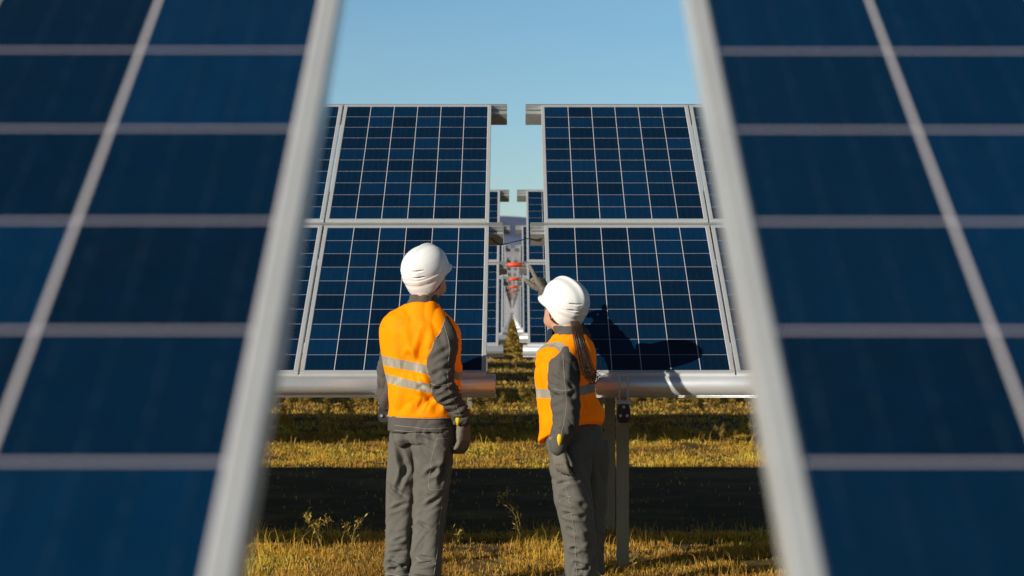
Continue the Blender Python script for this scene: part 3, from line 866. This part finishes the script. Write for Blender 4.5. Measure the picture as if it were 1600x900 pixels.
def build_person(cfg):
    P = cfg
    yaw = P['yaw']; side = rotz((1, 0, 0), yaw); fwd = rotz((0, 1, 0), yaw)
    UP = V((0, 0, 1))
    # ---- body: one continuous figure
    bm = bmesh.new()
    def torso(bm_, rows, e=2.3, n=36):
        C = catmull(rows, 4)
        loft(bm_, [ring((c[0], c[1], c[2]), c[3], c[4], side, fwd, n, e) for c in C])
    torso(bm, [(r[0], r[1], r[2], r[3] - .028, r[4] - .028) for r in P['torso']])
    hc, hf, hu = P['head']
    nb = V(P['neck'])
    limb(bm, [(nb.x, nb.y, nb.z - .05, .060), (nb.x, nb.y, nb.z + .01, .056), (*(hc - hu * .07 - hf * .02), .054), (*(hc - hf * .015), .05)], k=4)
    f, r, u = head_geo(bm, hc, hf, hu)
    for side_k in ('L', 'R'):
        A = P['arm' + side_k]
        limb(bm, [(a[0], a[1], a[2], max(.024, a[3] * .58)) for a in A[:-1]] + [(A[-1][0], A[-1][1], A[-1][2], .025)], k=4)
        G = P['leg' + side_k]
        limb(bm, [(a[0], a[1], a[2], max(.035, a[3] * .70)) for a in G], k=4)
        an = V(G[-1][:3]); ft = P['foot' + side_k]
        limb(bm, [(an.x - ft.x * .05, an.y - ft.y * .05, .045, .030), (an.x, an.y, .05, .034), (an.x + ft.x * .08, an.y + ft.y * .08, .035, .030), (an.x + ft.x * .15, an.y + ft.y * .15, .025, .022)], k=3)
        h = dict(P['hand' + side_k]); h['size'] = h.get('size', 1) * .93; h['thick'] = .8
        hand(bm, V(A[-1][:3]), **h)
    body = mesh_obj('person', remesh(bm, .0055, 2, name='body'), M_SKIN)
    body.location = P['loc']
    tag(body, P['label'], 'person')
    e = mesh_obj('eyes', eyes_geo(hc, f, r, u), M_EYE, body, True)
    # ---- trousers
    bm = bmesh.new(); torso(bm, P['hips'], 2.4)
    for k in 'LR':
        limb(bm, P['leg' + k], k=5, caps=False, n=32, ref=side.copy(), e=3.3)
    me = remesh(bm, .0062, 2, folds(P['seed'], .0150, 5, 8.0, 1.3, P['trouser_hot'], .42, P.get('trouser_cr', ())))
    tr = mesh_obj('trousers', me, M_WORK, body)
    bvh_t = BVHTree.FromPolygons([v.co.copy() for v in me.vertices], [tuple(p.vertices) for p in me.polygons])
    bm = bmesh.new()
    for s in P['trouser_seams']: seam(bvh_t, s, .0013, .0004, bm)
    mesh_obj('trouser_seams', bm_mesh(bm), M_PIPE, tr, True)
    # ---- jacket with sleeves, hem and collar
    bm = bmesh.new(); hz_ = P['vest'][0][2] + P.get('hem_in', .05)
    torso(bm, [(r_[0], r_[1], r_[2], r_[3] - .018 * sstep(hz_, hz_ + .05, r_[2]) * sstep(1.6, 1.2, r_[2] / P['neck'][2] * 1.5), r_[4] - .014 * sstep(hz_, hz_ + .05, r_[2])) for r_ in P['jacket']], 2.4)
    for k in 'LR': limb(bm, P['arm' + k], k=5, n=28, ref=side.copy(), e=2.6)
    loft(bm, [ring(V(c[:3]), c[3], c[4], side, fwd, 28) for c in P['collar']])
    me = remesh(bm, .0065, 2, folds(P['seed'] + 4, .0155, 7, 11, 1.2, P['jacket_hot'], .45, P.get('jacket_cr', ())))
    jk = mesh_obj('jacket', me, M_JACK, body)
    bvh_j = BVHTree.FromPolygons([v.co.copy() for v in me.vertices], [tuple(p.vertices) for p in me.polygons])
    bm = bmesh.new()
    for s in P['jacket_seams']: seam(bvh_j, s, .0013, .0004, bm)
    mesh_obj('jacket_seams', bm_mesh(bm), M_PIPE, jk, True)
    # ---- hi-vis vest
    bm = bmesh.new(); C = catmull(P['vest'], 5)
    RR = [ring((c[0], c[1], c[2]), c[3], c[4], side, fwd, 48, 2.5) for c in C]
    for c, row in zip(C, RR):
        tl = P.get('vest_tilt', 0) * (1 - sstep(C[0][2], C[0][2] + .22, c[2]))
        for q in row: q.z -= tl * (q - V(c[:3])).dot(fwd)
    loft(bm, RR)
    for a in P.get('vest_pads', []): limb(bm, a, k=4)
    me = remesh(bm, .0065, 3, folds(P['seed'] + 9, P.get('vest_amp', .006), 5.5, 4.0, 1.2, P['vest_hot'], .5, P.get('vest_cr', ()), (-.009, P['vest'][0][2], P.get('vest_tilt', 0), P['vest'][0][0], fwd)))
    vt = mesh_obj('hi_vis_vest', me, P['vest_mat'], body)
    # piping where the vest ends on the sleeve
    bvh_v = BVHTree.FromPolygons([v.co.copy() for v in me.vertices], [tuple(p.vertices) for p in me.polygons])
    bm = bmesh.new()
    for s in P['vest_seams']: seam(bvh_v, s, .0022, .0005, bm)
    for zs, x0_, dx_ in P.get('armholes', ()): armhole(bvh_v, bvh_j, list(np.arange(*zs)), x0_, dx_, .0024, bm)
    mesh_obj('vest_piping', bm_mesh(bm), M_PIPE, vt, True)
    # ---- gloves
    for k in 'LR':
        bm = bmesh.new(); w_ = V(P['arm' + k][-1][:3]); h = P['hand' + k]
        uu = h['u'].normalized()
        limb(bm, [(*(w_ - uu * .045), .036), (*(w_ - uu * .02), .035), (*(w_ + uu * .02), .032)], k=3, caps=False)
        hand(bm, w_, **dict(h, thick=1.12))
        g = mesh_obj('glove', remesh(bm, .0038, 2, folds(2 + ord(k), .0020, 30, 40, .5)), M_GLOVE, body)
        cf = P.get('cuff' + k)
        bm = bmesh.new()
        a_, b_ = frame_of(uu)
        loft(bm, [ring(w_ - uu * q, rr, rr, a_, b_, 24) for q, rr in ((.030, .030), (.031, .0375), (.056, .0395), (.057, .030))])
        mesh_obj('glove_cuff', bm_mesh(bm), M_GLOVE, g, True)
        if cf:
            bm = bmesh.new(); c0 = V(cf)
            limb(bm, [(c0.x, c0.y, c0.z + .032, .003), (c0.x + .003, c0.y - .006, c0.z + .012, .0145), (c0.x + .003, c0.y - .005, c0.z - .014, .0130), (c0.x, c0.y, c0.z - .036, .005)], k=4, n=14)
            mesh_obj('yellow_tab', bm_mesh(bm), M_YEL, g, True)
    # ---- boots
    for k in 'LR':
        bm = bmesh.new(); an = V(P['leg' + k][-1][:3]); ft = P['foot' + k]
        limb(bm, [(an.x, an.y, .17, .050), (an.x, an.y, .10, .050), (an.x - ft.x * .01, an.y - ft.y * .01, .06, .050)], k=3)
        limb(bm, [(an.x - ft.x * .06, an.y - ft.y * .06, .045, .040), (an.x, an.y, .055, .046), (an.x + ft.x * .10, an.y + ft.y * .10, .045, .046), (an.x + ft.x * .19, an.y + ft.y * .19, .036, .034)], k=3)
        rs = []
        sd = V((ft.y, -ft.x, 0))
        c_ = V((an.x + ft.x * .065, an.y + ft.y * .065, 0))
        loft(bm, [ring(c_ + UP * z, .050, .150, sd, ft, 24, 2.6) for z in (.0, .012, .03)])
        mesh_obj('boot', remesh(bm, .006, 2), M_BOOT, body)
    # ---- hair cap and helmet
    bm = bmesh.new()
    rs = []
    for z, a, b in ((-.062, .050, .050), (-.05, .066, .070), (-.02, .076, .086), (.03, .081, .096), (.07, .078, .092), (.10, .060, .070), (.12, .03, .03)):
        rs.append(ring(hc + hu * z - hf * .018, a, b, r, f, 28, 2.2))
    loft(bm, rs); hr = mesh_obj('hair', remesh(bm, .006, 1, folds(3, .002, 40, 12, .2)), M_HAIR, body)
    if 'tail' in P:
        rr = random.Random(3); bm = bmesh.new()
        for i in range(P.get('n_strand', 260)):
            cl = i % 9; o1 = V((math.cos(cl * 2.4) * (.3 + cl / 9), math.sin(cl * 2.4) * (.3 + cl / 9), 0)) * 1.15 + V((rr.gauss(0, .35), rr.gauss(0, .35), 0)); lo = rr.uniform(.72, 1.06)
            pts = []
            T = P['tail']
            for j, (x, y, z, sp) in enumerate(T):
                q = j / (len(T) - 1)
                if q > lo: break
                wv = .008 * math.sin(q * 9 + cl * 1.7) * q
                pts.append((x + o1.x * sp + wv, y + o1.y * sp - wv, z, .0017 * (1 - q * .6)))
            if len(pts) > 2: limb(bm, pts, n=4, k=3, caps=False)
        for i in range(30):    # flyaway ends
            T = P['tail']; a = T[-3]; b = P['wisp']
            q = V((a[0] + rr.gauss(0, a[3]), a[1] + rr.gauss(0, a[3]), a[2] + rr.gauss(0, .015)))
            e_ = V((b[0] + rr.gauss(0, .014), b[1] + rr.gauss(0, .02), b[2] + rr.gauss(0, .016)))
            m_ = (q + e_) / 2 + V((0, 0, -.02 + rr.gauss(0, .008)))
            limb(bm, [(*q, .0010), (*m_, .0008), (*e_, .0004)], n=4, k=4, caps=False)
        mesh_obj('ponytail', bm_mesh(bm), M_HAIR, hr, True)
    hel = mesh_obj('helmet', helmet_geo(P['helm_c'], P['helm_f'], P['helm_u'], P.get('helm_s', 1), P.get('brim', .045)), M_HELM, body, True)
    return body

def unit(x, y, z): return V((x, y, z)).normalized()

# the taller worker, back to the camera, turned slightly right, looking up to the right
ya = R(-20)
hu = unit(-.26, -.42, .89); hf = unit(.66, .72, .52)
man_vest = mat_vest('vest_two_bands', lambda t, x, y, z: (lambda v: t.math('MAXIMUM', band(t, v, 1.180, .047), band(t, v, 1.088, .044)))(
    t.math('ADD', t.math('ADD', z, t.math('MULTIPLY', x, .20)), t.math('MULTIPLY', t.noise(t.obj(), 5, 2), .022))))
build_person(dict(
    loc=(-.505, 10.30, 0), yaw=ya, seed=3.0,
    label='taller worker seen from behind, arms hanging down, in white helmet, orange vest and grey workwear',
    torso=[(.03, 0, .86, .170, .118), (.03, 0, .95, .172, .122), (.015, 0, 1.08, .160, .118), (.005, 0, 1.22, .182, .128), (.003, 0, 1.34, .192, .128), (.010, 0, 1.425, .165, .105), (.025, .0, 1.475, .095, .078), (.040, .0, 1.50, .062, .062)],
    neck=(.042, .0, 1.50), head=(V((.068, .045, 1.625)), hf, hu),
    armR=[(.128, -.055, 1.385, .064), (.158, -.090, 1.31, .072), (.142, -.135, 1.18, .071), (.148, -.142, 1.08, .066), (.188, -.108, .99, .059), (.238, -.085, .915, .050), (.250, -.075, .885, .040)],
    armL=[(-.095, .06, 1.375, .052), (-.105, .09, 1.30, .055), (-.130, .115, 1.20, .057), (-.148, .125, 1.09, .056), (-.135, .165, .99, .054), (-.105, .235, .935, .048), (-.095, .265, .92, .038)],
    handR=dict(u=unit(.05, .03, -1), nrm=unit(.75, -.65, .03), thumb_side=-1, size=1.12, curl=(.42, .5, .55, .6), thumb_out=.28),
    handL=dict(u=unit(.35, .75, -.45), nrm=unit(-.6, .0, .6), thumb_side=1, size=1.02, curl=(.4, .45, .5, .6), thumb_out=.5),
    cuffR=(.226, -.118, .905),
    hips=[(.030, 0, .93, .150, .105), (.032, 0, .88, .158, .112), (.034, 0, .82, .164, .118), (.034, 0, .775, .150, .108)],
    legL=[(-.035, .03, .84, .086), (-.048, .035, .72, .086), (-.062, .03, .58, .080), (-.068, .03, .46, .076), (-.076, .02, .32, .070), (-.082, .0, .18, .066), (-.083, -.005, .075, .066)],
    legR=[(.108, -.03, .84, .098), (.102, -.03, .72, .094), (.094, -.02, .58, .085), (.086, -.02, .46, .080), (.072, -.03, .32, .076), (.062, -.05, .18, .070), (.058, -.055, .075, .070)],
    footL=unit(.2, 1, 0), footR=unit(.45, 1, 0),
    jacket=[(.040, 0, .832, .180, .136), (.040, 0, .86, .178, .134), (.034, 0, .93, .168, .125), (.015, 0, 1.08, .156, .116), (.005, 0, 1.22, .172, .122), (.003, 0, 1.34, .182, .122), (.010, 0, 1.42, .150, .100), (.025, .0, 1.475, .085, .075)],
    collar=[(.034, .0, 1.45, .084, .080), (.042, .004, 1.50, .074, .076), (.048, .006, 1.535, .071, .074)],
    vest=[(.046, 0, .905, .180, .138), (.048, 0, .96, .184, .138), (.048, 0, 1.08, .192, .134), (.036, 0, 1.20, .198, .136), (.026, 0, 1.30, .202, .137), (.018, 0, 1.375, .194, .128), (.018, 0, 1.430, .158, .110), (.030, 0, 1.472, .106, .090), (.038, 0, 1.492, .086, .082)],
    vest_mat=man_vest, vest_amp=.026,
    vest_cr=[((-.02, -.13, 1.22), (.13, -.13, .93), .020, .020), ((-.08, -.13, 1.30), (.02, -.13, 1.05), .03, .013), ((-.15, -.09, 1.10), (-.06, -.13, .93), .02, .013), ((.06, -.14, 1.34), (.03, -.14, 1.18), .02, .012)],
    trouser_cr=[((-.13, -.08, .795), (-.03, -.10, .765), .014, .018), ((-.09, -.06, .76), (-.035, -.06, .60), .017, .024), ((-.035, -.05, .66), (-.10, -.06, .50), .014, .014), ((-.14, -.04, .56), (-.04, -.06, .49), .012, .015),
        ((-.14, -.04, .42), (-.04, -.06, .46), .011, .011), ((.03, -.13, .81), (.10, -.14, .775), .013, .016), ((.05, -.12, .60), (.15, -.11, .66), .014, .014), ((.03, -.12, .545), (.09, -.12, .50), .011, .011), ((.06, -.11, .45), (.14, -.10, .50), .012, .012), ((.02, -.10, .37), (.10, -.10, .33), .011, .010), ((.17, -.10, .72), (.14, -.11, .56), .016, .016)]
        + [((-.15, -.06, z), (-.03, -.07, z + dz), .0095, dd) for z, dz, dd in ((.115, .03, .014), (.165, -.03, .015), (.205, .012, .010), (.255, .035, .013), (.085, -.01, .012), (.34, -.03, .009))] + [((.0, -.12, z), (.12, -.13, z + dz), .0095, dd) for z, dz, dd in ((.10, -.02, .014), (.15, .02, .013), (.20, -.02, .010))],
    jacket_cr=[((.09, -.18, 1.20), (.19, -.2, 1.27), .014, .011), ((.09, -.2, 1.12), (.20, -.2, 1.18), .013, .012), ((.10, -.2, 1.04), (.19, -.2, 1.10), .012, .012), ((.13, -.18, .98), (.22, -.18, 1.03), .011, .010), ((.12, -.14, 1.36), (.17, -.18, 1.24), .016, .008), ((.18, -.15, .93), (.25, -.15, .96), .010, .008)],
    armholes=[((1.44, 1.02, -.012), 0.0, .003), ((1.34, 1.05, -.012), 0.0, -.003)],
    vest_hot=[(.05, -.12, 1.02, .14, .9), (.0, -.12, 1.15, .10, .4)],
    trouser_hot=[(-.03, -.05, .76, .08, .6), (-.083, 0, .10, .10, .8), (.06, -.05, .10, .10, .8)],
    jacket_hot=[(.16, -.13, 1.08, .09, .9), (.16, -.10, 1.22, .08, .5), (.22, -.09, .94, .06, .8), (-.16, .12, 1.08, .08, .9), (-.11, .2, .95, .06, .9), (.12, -.10, 1.36, .12, -.4), (.07, -.15, 1.2, .06, -.5)],
    jacket_seams=[[(.150, -.2, 1.40), (.185, -.22, 1.28), (.178, -.24, 1.16), (.180, -.24, 1.06)], [(.180, -.24, 1.06), (.215, -.2, .98), (.25, -.2, .90)],
                  [(.09, -.22, 1.085), (.13, -.26, 1.075), (.20, -.26, 1.085)],
                  [(-.10, -.2, .866), (0, -.25, .858), (.08, -.25, .850), (.18, -.2, .856)], [(-.10, -.2, .840), (0, -.25, .834), (.08, -.25, .828), (.18, -.2, .834)]],
    trouser_seams=[[(.200, -.14, .80), (.185, -.15, .66), (.165, -.14, .55), (.135, -.13, .40), (.125, -.16, .25), (.105, -.2, .10)],
                   [(.12, -.25, .80), (.09, -.25, .66), (.155, -.2, .64)], [(.12, -.25, .80), (.19, -.2, .80)], [(.09, -.25, .66), (.08, -.25, .545), (.155, -.2, .54)],
                   [(.01, -.25, .19), (.06, -.25, .165), (.11, -.25, .175)], [(-.15, -.1, .10), (-.08, -.25, .095), (-.02, -.2, .10)]],
    vest_seams=[[(-.14, -.14, .908), (0, -.25, .905), (.08, -.25, .903), (.18, -.2, .908)]],
    helm_c=V((.056, .030, 1.660)), helm_f=hf, helm_u=hu, helm_s=.975, brim=.036,
))

# the shorter worker with the ponytail, turned to the left, pointing up with the far arm
yw = R(52)
hu = unit(.32, -.46, 1); hf = unit(-.68, .62, .5)
def wv(t, x, y, z):
    # strap running over each shoulder and down, and a band round the waist
    cy, sy = math.cos(yw), math.sin(yw)
    u_ = t.math('ADD', t.math('MULTIPLY', t.math('ADD', x, .078), cy), t.math('MULTIPLY', y, sy))
    un = t.math('ADD', t.math('ABSOLUTE', u_), t.math('MULTIPLY', t.noise(t.obj(), 6, 2), .02))
    strap = t.math('MULTIPLY', band(t, un, .130, .042), t.math('GREATER_THAN', z, 1.03))
    vz = t.math('ADD', t.math('ADD', z, t.math('MULTIPLY', x, -.10)), t.math('MULTIPLY', t.noise(t.obj(), 5, 2), .02))
    return t.math('MAXIMUM', strap, band(t, vz, 1.058, .048))
build_person(dict(
    loc=(.350, 10.30, 0), yaw=yw, seed=11.0,
    label='shorter worker with a dark ponytail, pointing up with one gloved hand, orange vest, white helmet',
    torso=[(-.04, 0, .82, .160, .118), (-.045, 0, .92, .156, .115), (-.065, 0, 1.04, .140, .108), (-.072, 0, 1.15, .155, .118), (-.062, 0, 1.24, .160, .112), (-.048, .0, 1.30, .12, .092), (-.050, .005, 1.335, .07, .066)],
    neck=(-.055, .01, 1.35), head=(V((-.088, .045, 1.455)), hf, hu),
    armL=[(-.078, -.098, 1.225, .058), (-.088, -.130, 1.17, .070), (-.084, -.165, 1.07, .074), (-.070, -.190, .965, .066), (-.080, -.205, .88, .060), (-.108, -.210, .80, .050), (-.118, -.212, .765, .042)],
    armR=[(-.01, .105, 1.27, .062), (.0, .20, 1.30, .066), (-.030, .33, 1.365, .060), (-.085, .42, 1.44, .054), (-.150, .50, 1.515, .046), (-.168, .53, 1.548, .040)],
    handL=dict(u=unit(.16, .02, -1), nrm=unit(-.55, -.80, -.1), thumb_side=-1, size=.98, curl=(.30, .38, .42, .5), thumb_out=.30),
    handR=dict(u=unit(-.27, .40, .72), nrm=unit(.55, -.35, .75), thumb_side=-1, size=1.05, curl=(.05, 1.15, 1.2, 1.2), thumb_out=.75),
    cuffL=(-.112, -.258, .81),
    hips=[(-.040, 0, .86, .158, .118), (-.030, 0, .80, .166, .126), (-.022, 0, .74, .164, .124), (-.018, 0, .70, .140, .105)],
    legL=[(-.055, -.06, .77, .098), (-.050, -.065, .66, .094), (-.040, -.085, .54, .085), (-.022, -.09, .44, .080), (-.004, -.075, .31, .074), (.008, -.06, .18, .070), (.012, -.06, .075, .070)],
    legR=[(.040, .07, .77, .098), (.048, .08, .66, .094), (.050, .095, .54, .085), (.052, .10, .44, .080), (.052, .10, .31, .073), (.055, .10, .18, .068), (.056, .10, .075, .068)],
    footL=unit(-.85, .6, 0), footR=unit(-.6, .8, 0),
    jacket=[(-.035, 0, .835, .150, .116), (-.040, 0, .89, .150, .114), (-.062, 0, 1.00, .140, .110), (-.072, 0, 1.12, .152, .116), (-.062, 0, 1.22, .155, .112), (-.050, .0, 1.285, .12, .092), (-.050, .005, 1.32, .075, .07)],
    collar=[(-.050, .0, 1.30, .082, .078), (-.060, .006, 1.345, .072, .070), (-.070, .010, 1.375, .070, .068)],
    vest_tilt=.42,
    vest=[(-.045, 0, .825, .170, .150), (-.045, 0, .87, .170, .146), (-.055, 0, .95, .160, .134), (-.070, 0, 1.06, .160, .128), (-.074, 0, 1.15, .170, .132), (-.064, 0, 1.225, .166, .124), (-.052, 0, 1.275, .130, .106), (-.050, 0, 1.312, .094, .084), (-.052, .002, 1.330, .080, .076)],
    vest_mat=mat_vest('vest_straps', wv), vest_amp=.026,
    vest_cr=[((-.20, -.02, .98), (-.14, -.06, .80), .018, .010), ((.02, -.14, 1.0), (.07, -.14, .80), .018, .012), ((-.02, -.15, .96), (-.02, -.15, .80), .016, .009), ((-.12, -.10, 1.26), (-.19, -.04, 1.12), .016, .006)],
    trouser_cr=[((-.13, -.13, .68), (-.02, -.17, .62), .014, .012), ((-.12, -.14, .56), (.0, -.17, .60), .013, .012), ((-.10, -.15, .50), (.02, -.17, .46), .013, .013), ((-.09, -.15, .42), (.03, -.17, .40), .012, .012), ((-.06, -.14, .34), (.05, -.14, .30), .012, .011)]
        + [((-.07, -.13, z), (.07, -.13, z + dz), .010, .013) for z, dz in ((.11, .03), (.17, -.03), (.23, .025), (.085, .0))],
    jacket_cr=[((-.15, -.2, 1.12), (-.03, -.24, 1.06), .013, .012), ((-.14, -.22, 1.02), (-.02, -.25, 1.03), .013, .013), ((-.13, -.22, .97), (-.02, -.25, .93), .012, .013), ((-.13, -.24, .89), (-.04, -.25, .86), .011, .012), ((-.14, -.24, .83), (-.07, -.25, .82), .010, .010), ((-.08, -.19, 1.20), (-.10, -.23, 1.06), .016, .007)],
    armholes=[((1.26, 1.0, -.012), -.17, .003), ((1.25, 1.0, -.012), .06, -.003)],
    vest_hot=[(-.2, .05, .90, .14, .6), (.06, -.1, .9, .14, .8)],
    trouser_hot=[(-.02, -.1, .46, .10, .4), (.01, -.06, .12, .10, .8), (.05, .1, .1, .10, .8)],
    jacket_hot=[(-.08, -.16, .965, .08, .6), (-.09, -.14, 1.10, .08, .5), (-.11, -.15, .82, .06, .7), (-.1, .4, 1.36, .08, .9), (-.09, -.12, 1.24, .07, -.4), (-.15, -.15, 1.12, .05, -.5)],
    jacket_seams=[[(-.09, -.3, 1.24), (-.085, -.3, 1.12), (-.075, -.3, 1.0), (-.085, -.3, .90), (-.11, -.3, .80)], [(-.14, -.25, 1.06), (-.09, -.3, 1.05), (-.03, -.25, 1.06)]],
    trouser_seams=[[(-.10, -.2, .73), (-.085, -.2, .60), (-.055, -.22, .46), (-.03, -.22, .30), (-.02, -.2, .10)], [(-.12, -.15, .56), (-.08, -.2, .575), (-.05, -.2, .58)], [(-.11, -.15, .48), (-.07, -.2, .505), (-.045, -.2, .51)],
                   [(-.09, -.16, .40), (-.05, -.2, .42), (-.03, -.2, .42)]],
    vest_seams=[],
    tail=[(-.030, -.060, 1.400, .012), (-.022, -.110, 1.375, .014), (-.010, -.160, 1.31, .016), (.012, -.170, 1.23, .018), (.026, -.165, 1.16, .019), (.044, -.16, 1.11, .019), (.060, -.16, 1.08, .014)],
    wisp=(.098, -.15, 1.120),
    helm_c=V((-.073, .038, 1.492)), helm_f=hf, helm_u=hu, helm_s=.955, brim=.040,
))
